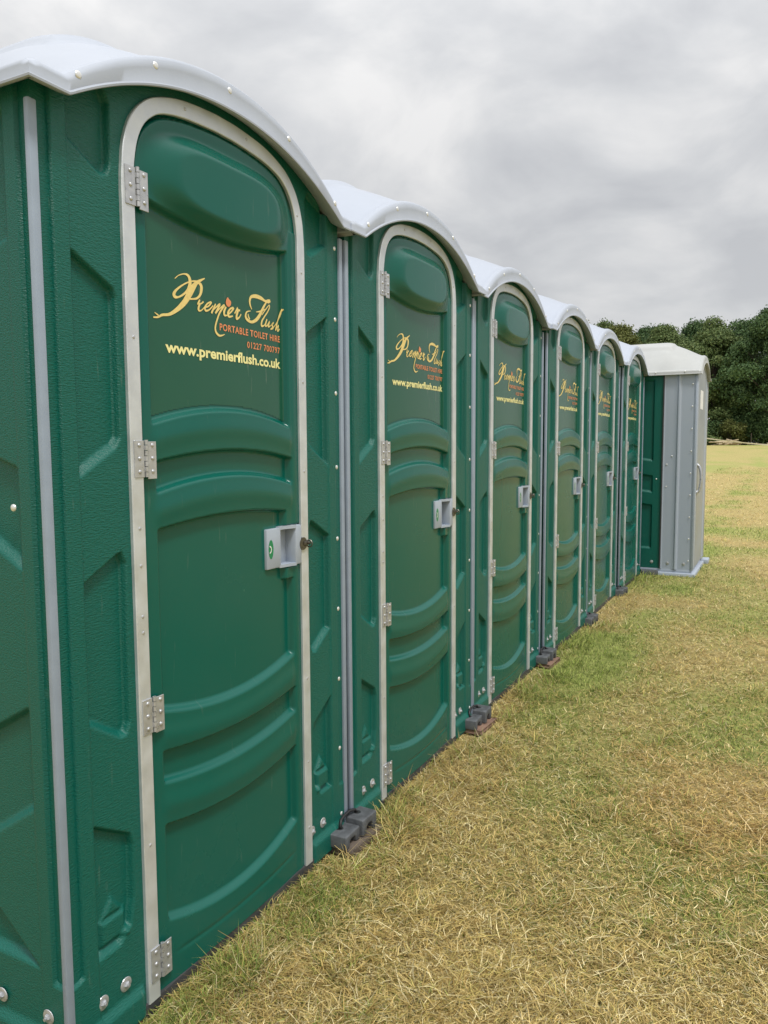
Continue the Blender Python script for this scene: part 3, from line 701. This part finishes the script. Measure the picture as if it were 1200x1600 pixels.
def ground_mat():
    m = bpy.data.materials.new('dry_grass_ground'); m.use_nodes = True; t = m.node_tree; b = t.nodes['Principled BSDF']; L = t.links.new
    b.inputs['Roughness'].default_value = .9; b.inputs['Specular IOR Level'].default_value = .15
    tc = N(t, 'ShaderNodeTexCoord'); at = N(t, 'ShaderNodeAttribute'); at.attribute_name = 'green'
    def noise(sc, det, rough=.6, stretch=None):
        n = N(t, 'ShaderNodeTexNoise'); n.inputs['Scale'].default_value = sc; n.inputs['Detail'].default_value = det; n.inputs['Roughness'].default_value = rough
        if stretch:
            mp = N(t, 'ShaderNodeMapping'); mp.inputs['Scale'].default_value = stretch; L(tc.outputs['Object'], mp.inputs[0]); L(mp.outputs[0], n.inputs[0])
        else: L(tc.outputs['Object'], n.inputs[0])
        return n.outputs[0]
    n1 = noise(38, 9, .75); n2 = noise(.9, 6, .6, (1, 1, 1)); n3 = noise(6, 7, .7)
    r = N(t, 'ShaderNodeValToRGB'); L(n1, r.inputs[0]); e = r.color_ramp.elements
    e[0].position = .30; e[0].color = (.20, .145, .06, 1); e[1].position = .72; e[1].color = (.60, .49, .24, 1); k = e.new(.5); k.color = (.40, .32, .135, 1)
    r2_ = N(t, 'ShaderNodeValToRGB'); L(n1, r2_.inputs[0]); e = r2_.color_ramp.elements
    e[0].position = .30; e[0].color = (.13, .16, .035, 1); e[1].position = .72; e[1].color = (.44, .46, .15, 1)
    ad = N(t, 'ShaderNodeMath', operation='MULTIPLY_ADD'); L(n3, ad.inputs[0]); ad.inputs[1].default_value = 1.1; ad.inputs[2].default_value = -.55
    ad2 = N(t, 'ShaderNodeMath', operation='ADD', use_clamp=True); L(ad.outputs[0], ad2.inputs[0]); L(at.outputs['Fac'], ad2.inputs[1])
    mx = N(t, 'ShaderNodeMixRGB'); L(ad2.outputs[0], mx.inputs[0]); L(r.outputs[0], mx.inputs[1]); L(r2_.outputs[0], mx.inputs[2])
    L(mx.outputs[0], b.inputs['Base Color'])
    bp = N(t, 'ShaderNodeBump'); bp.inputs['Strength'].default_value = .9; bp.inputs['Distance'].default_value = .02; L(n1, bp.inputs['Height']); L(bp.outputs[0], b.inputs['Normal'])
    return m
M_ground = ground_mat()
ground()
def blade_mat():
    m = bpy.data.materials.new('grass_blades'); m.use_nodes = True; t = m.node_tree; b = t.nodes['Principled BSDF']; L = t.links.new
    at = N(t, 'ShaderNodeAttribute'); at.attribute_name = 'tint'; L(at.outputs['Color'], b.inputs['Base Color'])
    b.inputs['Roughness'].default_value = .6; b.inputs['Specular IOR Level'].default_value = .25
    tr = N(t, 'ShaderNodeBsdfTranslucent'); L(at.outputs['Color'], tr.inputs[0]); mx = N(t, 'ShaderNodeMixShader'); mx.inputs[0].default_value = .3
    L(b.outputs[0], mx.inputs[1]); L(tr.outputs[0], mx.inputs[2]); L(mx.outputs[0], t.nodes['Material Output'].inputs[0])
    return m
def blades(n, rmin, rmax, name):
    r = rmin*(rmax/rmin)**rng.random(n); a = R(-60)+R(90)*rng.random(n)
    x = r*np.sin(a); y = r*np.cos(a)
    # keep clear of the toilets' bases
    out = ~((x < FX+.012) & (x > FX-1.13) & (y > .94) & (y < 7.75)) & ~((x > -1.87) & (x < -.72) & (y > 7.72) & (y < 8.80)) & ~((x < FX-1.1) & (y > .6))
    for k in range(5):
        gy = UNIT_Y[k+1]-.04; out &= ~((np.abs(y-gy) < .13) & (x < FX+(.115 if k < 3 else .08)))
    x, y, r = x[out], y[out], r[out]; n = len(x)
    g = green_amount(x, y)
    cl = fbm(x, y, .10, 5, 2)                                    # tufts
    tall = ss((cl-.5)/.25)
    isg = rng.random(n) < g*.98+.05
    # length and lie: straw lies flat and tangled, green stands
    ln = np.where(isg, .018+.026*rng.random(n), .022+.045*rng.random(n)**1.6)*(.6+.8*tall)*(1+.035*np.minimum(r, 14))
    near_wall = ss(1-np.abs(x-FX-.10)/.16)*(y < 8)
    ln = ln*(1+1.0*near_wall)
    lift = np.where(isg, .35+.5*rng.random(n), .06+.45*rng.random(n)**1.7)
    stalk = rng.random(n) < .018; ln = np.where(stalk, .09+.09*rng.random(n), ln); lift = np.where(stalk, .05+.12*rng.random(n), lift)
    az = 2*np.pi*rng.random(n)+.6*fbm(x, y, .35, 31, 2)*np.pi
    wd = (.0009+.0011*rng.random(n))*(1+.22*r)
    wd = np.where(stalk, wd*.9, wd)
    z0 = gz(x, y)-.004+.022*rng.random(n)*(~isg)*(1-near_wall)*.8
    dx, dy = np.cos(az), np.sin(az); px, py = -dy, dx
    up_ = lift*ln; fl = np.sqrt(np.maximum(ln**2-up_**2, 1e-9))
    droop = np.where(isg, .25, .1)*ln*rng.random(n)
    P0 = np.stack([x, y, z0], -1); side = np.stack([px, py, 0*px], -1)*wd[:, None]/2
    mid = P0+np.stack([dx*fl*.45, dy*fl*.45, up_*.6], -1)
    tip = P0+np.stack([dx*fl, dy*fl, up_-droop], -1)+np.stack([px, py, 0*px], -1)*(rng.normal(0, .22, n)*ln)[:, None]
    V = np.empty((n, 5, 3), np.float32); V[:, 0] = P0-side; V[:, 1] = P0+side; V[:, 2] = mid-side*.8; V[:, 3] = mid+side*.8; V[:, 4] = tip
    b_ = (np.arange(n)*5)[:, None]
    T = np.concatenate([b_+[0, 1, 3], b_+[0, 3, 2], b_+[2, 3, 4]], 0)
    # colours of single blades
    straw = np.array([[.68, .53, .22], [.86, .75, .43], [.52, .38, .13], [.30, .20, .065], [.60, .50, .17]])
    grn = np.array([[.22, .30, .05], [.34, .40, .09], [.44, .47, .14], [.14, .20, .04]])
    c = np.where(isg[:, None], grn[rng.integers(0, 4, n)], straw[rng.choice(5, n, p=[.3, .16, .26, .12, .16])])
    c = c*(.42+.85*rng.random((n, 1)))
    rusty = ss((fbm(x, y, .9, 61, 3)-.55)/.12)[:, None]
    c = np.where(isg[:, None], c, c*(1-rusty*np.array([[.0, .07, .10]])))
    me = from_np(None, V.reshape(-1, 3), T, M_blade, smooth=False)
    at = me.attributes.new('tint', 'FLOAT_COLOR', 'POINT')
    at.data.foreach_set('color', np.repeat(np.concatenate([c, np.ones((n, 1))], 1), 5, 0).astype(np.float32).ravel())
    o = link(name, me); return tag(o, 'short dry and green grass blades covering the field', 'grass', None, 'stuff')
M_blade = blade_mat()
blades(950000, 1.0, 34, 'grass')

# ---------------------------------------------------------------- trees beyond the field
def leaf_mat(name, cols):
    m = bpy.data.materials.new(name); m.use_nodes = True; t = m.node_tree; b = t.nodes['Principled BSDF']; L = t.links.new
    b.inputs['Roughness'].default_value = .65; b.inputs['Specular IOR Level'].default_value = .2
    g = N(t, 'ShaderNodeNewGeometry'); rp = N(t, 'ShaderNodeValToRGB'); L(g.outputs['Random Per Island'], rp.inputs[0])
    e = rp.color_ramp.elements; e[0].color = (*cols[0], 1); e[1].color = (*cols[2], 1); k = e.new(.5); k.color = (*cols[1], 1)
    L(rp.outputs[0], b.inputs['Base Color'])
    tr = N(t, 'ShaderNodeBsdfTranslucent'); L(rp.outputs[0], tr.inputs[0]); mx = N(t, 'ShaderNodeMixShader'); mx.inputs[0].default_value = .18
    L(b.outputs[0], mx.inputs[1]); L(tr.outputs[0], mx.inputs[2]); L(mx.outputs[0], t.nodes['Material Output'].inputs[0])
    return m
LM = [leaf_mat('oak_leaves', [(.06, .10, .034), (.115, .165, .055), (.19, .235, .09)]),
      leaf_mat('dark_leaves', [(.038, .080, .030), (.070, .125, .045), (.12, .18, .065)]),
      leaf_mat('olive_leaves', [(.08, .10, .026), (.125, .145, .04), (.18, .19, .065)])]
M_bark = mat('bark', (.075, .062, .048), .9, noise=.4, nscale=3, bump=.8, bscale=12)
def leaves(centres, radii, n, size, seed):
    """leaf clumps scattered through the shells of many small boughs"""
    r = np.random.default_rng(seed); k = len(centres); w = radii[:, 0]*radii[:, 2]; pk = r.choice(k, n, p=w/w.sum())
    d = r.normal(size=(n, 3)); d /= np.linalg.norm(d, axis=1)[:, None]
    d[:, 2] = np.where(d[:, 2] < -.35, -d[:, 2], d[:, 2])
    rad = .62+.45*r.random(n)**.6
    p = centres[pk]+d*radii[pk]*rad[:, None]+r.normal(0, .15, (n, 3))*(.4+1.2*r.random((n, 1)))
    nr = d*.9+r.normal(0, .55, (n, 3)); nr /= np.linalg.norm(nr, axis=1)[:, None]
    a = np.cross(nr, r.normal(size=(n, 3))); a /= np.linalg.norm(a, axis=1)[:, None]; b = np.cross(nr, a)
    s = size*(.5+.9*r.random(n))[:, None]
    V = np.stack([p-a*s*.6, p-b*s*.35+a*s*.1, p+a*s*.65, p+b*s*.4], 1).reshape(-1, 3)
    F = np.arange(4*n).reshape(n, 4)
    return V, F
def make_tree(name, h, w, seed, m, n=70000, low=.03, size=.17, label='x', loc=(0, 0, 0)):
    r = np.random.default_rng(seed); t = thing(name, loc, label, 'tree', 'trees along the far edge of the field')
    cs, rs = [], []; nb = 78; w *= 1.3
    for i in range(nb):
        u = low+(1-low)*((i+.5)/nb)**.85; prof = (1-max(0, u-.30)**2/.52)*(.72+.28*min(1, u/.35))
        a = i*2.399+r.normal(0, .4); q = w/2*prof*(.45+.5*r.random())
        rr = w*(.06+.075*r.random()); q = max(q, 0)
        cs.append((q*math.cos(a), q*math.sin(a), h*u*(.97)-rr*.4+r.normal(0, .25))); rs.append((rr, rr, rr*(.62+.2*r.random())))
    cs, rs = np.array(cs), np.array(rs)
    V, F = leaves(cs, rs, n, size, seed+1)
    from_np('crown', V, F, m, t, smooth=False)
    bm = bmesh.new(); tr = .028*h
    tube(bm, [(0, 0, -.3), (tr*.2, 0, h*.2), (tr*.5, tr*.3, h*.45), (0, tr, h*.75)], [tr, tr*.8, tr*.55, tr*.2], 10)
    for i in range(0, nb, 3):
        c = Vector(cs[i]); z = max(h*.12, c.z*.55); tube(bm, [(0, 0, z), Vector((c.x*.5, c.y*.5, (z+c.z)/2+.2)), c], [tr*.35, tr*.22, tr*.06], 6)
    from_bm('trunk', bm, M_bark, t, True)
    return t
def G(x, y): return float(gz(np.array([x*1.0]), np.array([y*1.0]))[0])
TREES = [
 (-.9, 80, 12.9, 9.4, 1, 'tall dark green tree at the right edge of the picture, its crown reaching the grass'),
 (-6.6, 83, 12.0, 8.0, 0, 'mid green tree left of the tall dark tree, with a notch of sky beside it'),
 (-11.4, 84, 12.0, 8.2, 0, 'green tree rising right above the cream roof'),
 (-15.4, 82, 12.3, 7.2, 2, 'olive green tree whose top shows above the farthest green toilet'),
 (-19.3, 82, 12.6, 9.0, 2, 'leftmost olive tree just clearing the arched roofs'),
 (-26.5, 85, 12.4, 9.0, 0, 'green tree hidden almost wholly behind the arched roofs'),
 (5.6, 82, 13.2, 9.6, 0, 'green tree beyond the right edge of the picture'),
 (12.6, 84, 12.6, 9.0, 1, 'dark tree far beyond the right edge of the picture'),
 (-4.0, 92, 13.4, 9.0, 1, 'dark tree in the second rank behind the notch of sky'),
 (-9.0, 93, 13.5, 9.0, 1, 'dark tree in the second rank behind the cream roof'),
 (-14.0, 93, 13.7, 9.0, 1, 'dark tree in the second rank behind the row end'),
 (-19.0, 93, 13.9, 9.0, 0, 'tree in the second rank behind the leftmost olive tree'),
 (2.8, 92, 14.2, 9.5, 1, 'dark tree in the second rank at the right edge'),
]
protos = {}
for i, (x, y, h, w, k, lab) in enumerate(TREES):
    key = (k, i % 2)
    if key in protos:
        o, h0, w0 = protos[key]; c = copy_tree(o); c.location = (x, y, G(x, y)); c.rotation_euler = (0, 0, 1.3*i); c.scale = (w/w0, w/w0, h/h0); c['label'] = lab
    else:
        t = make_tree('tree', h, w, 100+i*7, LM[k], label=lab, loc=(x, y, G(x, y))); protos[key] = (t, h, w)
SHR = [(-.2, 76.5, 3.4, 5.0, 1, 'dark bush under the tall tree at the right edge'), (-4.3, 76.8, 2.9, 2.6, 2, 'small yellow-green bush above the log pile'),
       (-7.4, 77.5, 3.0, 4.6, 1, 'dark bush beside the silver door'), (-9.6, 78.5, 3.6, 5.0, 1, 'dark bush half behind the grey-walled toilet'), (-13.6, 78.5, 3.6, 5.4, 1, 'dark bush behind the row of toilets'),
       (-3.4, 78.8, 3.8, 4.6, 1, 'dark bush right behind the log pile'), (-6.2, 75.2, 1.0, 2.6, 0, 'low green bramble left of the log pile'), (1.9, 77.5, 3.2, 4.4, 1, 'dark bush by the right edge, next to the one under the tall tree'), (-2.8, 82.0, 3.2, 5.5, 1, 'dark bush deep in the shade behind the thin dark post'), (.9, 82.0, 3.2, 5.5, 1, 'dark bush deep in the shade behind the tall tree'), (-1.1, 77.0, 2.2, 3.2, 1, 'low dark bush at the foot of the tall tree'), (-2.0, 78.2, 3.4, 4.2, 1, 'dark bush right behind the thin dark post'), (4.8, 77, 3.6, 5.4, 1, 'dark bush beyond the right edge of the picture'), (-18, 79, 3.6, 6, 1, 'dark bush hidden behind the middle of the row')]
def make_shrub(x, y, h, w, k, lab, seed):
    r = np.random.default_rng(seed); t = thing('bush', (x, y, G(x, y)), lab, 'bush', 'bushes along the edge of the wood')
    nb = 16; a = r.random(nb)*6.28; q = w/2*.7*np.sqrt(r.random(nb)); rr = w*(.10+.10*r.random(nb))
    cs = np.stack([q*np.cos(a), q*np.sin(a), h*(.15+.62*r.random(nb)*(1-(q/w)))], -1); rs = np.stack([rr, rr, np.minimum(rr, h*.3)], -1)
    V, F = leaves(cs, rs, int(2600*w/2), .15, seed); from_np('foliage', V, F, LM[k], t, smooth=False)
    bm = bmesh.new()
    for c in cs[:6]: tube(bm, [(0, 0, -.1), Vector(c)*.6, Vector(c)], [.05, .03, .01], 5)
    from_bm('stem', bm, M_bark, t, True)
for i, s in enumerate(SHR): make_shrub(*s, 500+i)
def log_pile():
    t = thing('log_pile', (-4.75, 74.6, G(-4.75, 74.6)), 'low heap of pale cut logs and brushwood below the yellow-green bush', 'log pile')
    M_log = mat('cut_log', (.42, .34, .22), .85, noise=.4, nscale=4); r = random.Random(5)
    for k in range(26):
        bm = bmesh.new(); L_ = r.uniform(.5, 1.5); rad = r.uniform(.04, .10); a = r.uniform(-.5, .5)
        x, z = r.uniform(-.75, .75), r.uniform(.05, .5)*(1-.2*abs(k % 5-2)); y = r.uniform(-.5, .5); tl = r.uniform(-.15, .15)
        tube(bm, [(x-L_/2*math.cos(a), y-L_/2*math.sin(a), z-tl), (x+L_/2*math.cos(a), y+L_/2*math.sin(a), z+tl)], rad, 8)
        from_bm('log', bm, M_log, t)
log_pile()
def post(x, y, h, rad, m, lab, name='post'):
    bm = bmesh.new(); tube(bm, [(0, 0, -.1), (0, 0, h-.03), (0, 0, h)], [rad, rad, rad*.7], 8)
    o = from_bm(name, bm, m, None); o.location = (x, y, G(x, y)); return tag(o, lab, 'post')
post(-6.35, 76.0, .95, .08, M_white, 'short white post in front of the dark bush beside the silver door')
post(-2.75, 76.0, 1.05, .04, M_wood, 'thin dark post standing in the grass right of the log pile')
post(1.6, 33.0, 1.0, .03, M_wood, 'stake carrying the cream barrier tape beyond the right edge')
post(-7.3, 66.0, 1.0, .03, M_wood, 'stake carrying the far end of the cream barrier tape')
def tape():
    a = Vector((-7.3, 66.0, G(-7.3, 66)+.93)); b = Vector((1.6, 33.0, G(1.6, 33)+.72)); bm = bmesh.new(); pr = None
    for k in range(41):
        t = k/40; p = a.lerp(b, t); p.z -= .10*math.sin(math.pi*t); tw = .6*math.sin(9*t)
        n = Vector((.35*math.sin(tw), .1*math.sin(tw), math.cos(tw)))*.034
        v = [bm.verts.new(p+n+Vector((.001, 0, 0))), bm.verts.new(p-n+Vector((.001, 0, 0))), bm.verts.new(p-n-Vector((.001, 0, 0))), bm.verts.new(p+n-Vector((.001, 0, 0)))]
        if pr:
            for j in range(4): bm.faces.new((pr[j], pr[(j+1) % 4], v[(j+1) % 4], v[j]))
        pr = v
    M_tape = mat('cream_tape', (.75, .70, .55), .5)
    tag(from_bm('barrier_tape', bm, M_tape, None), 'cream barrier tape strung across the far end of the field', 'barrier tape')
tape()
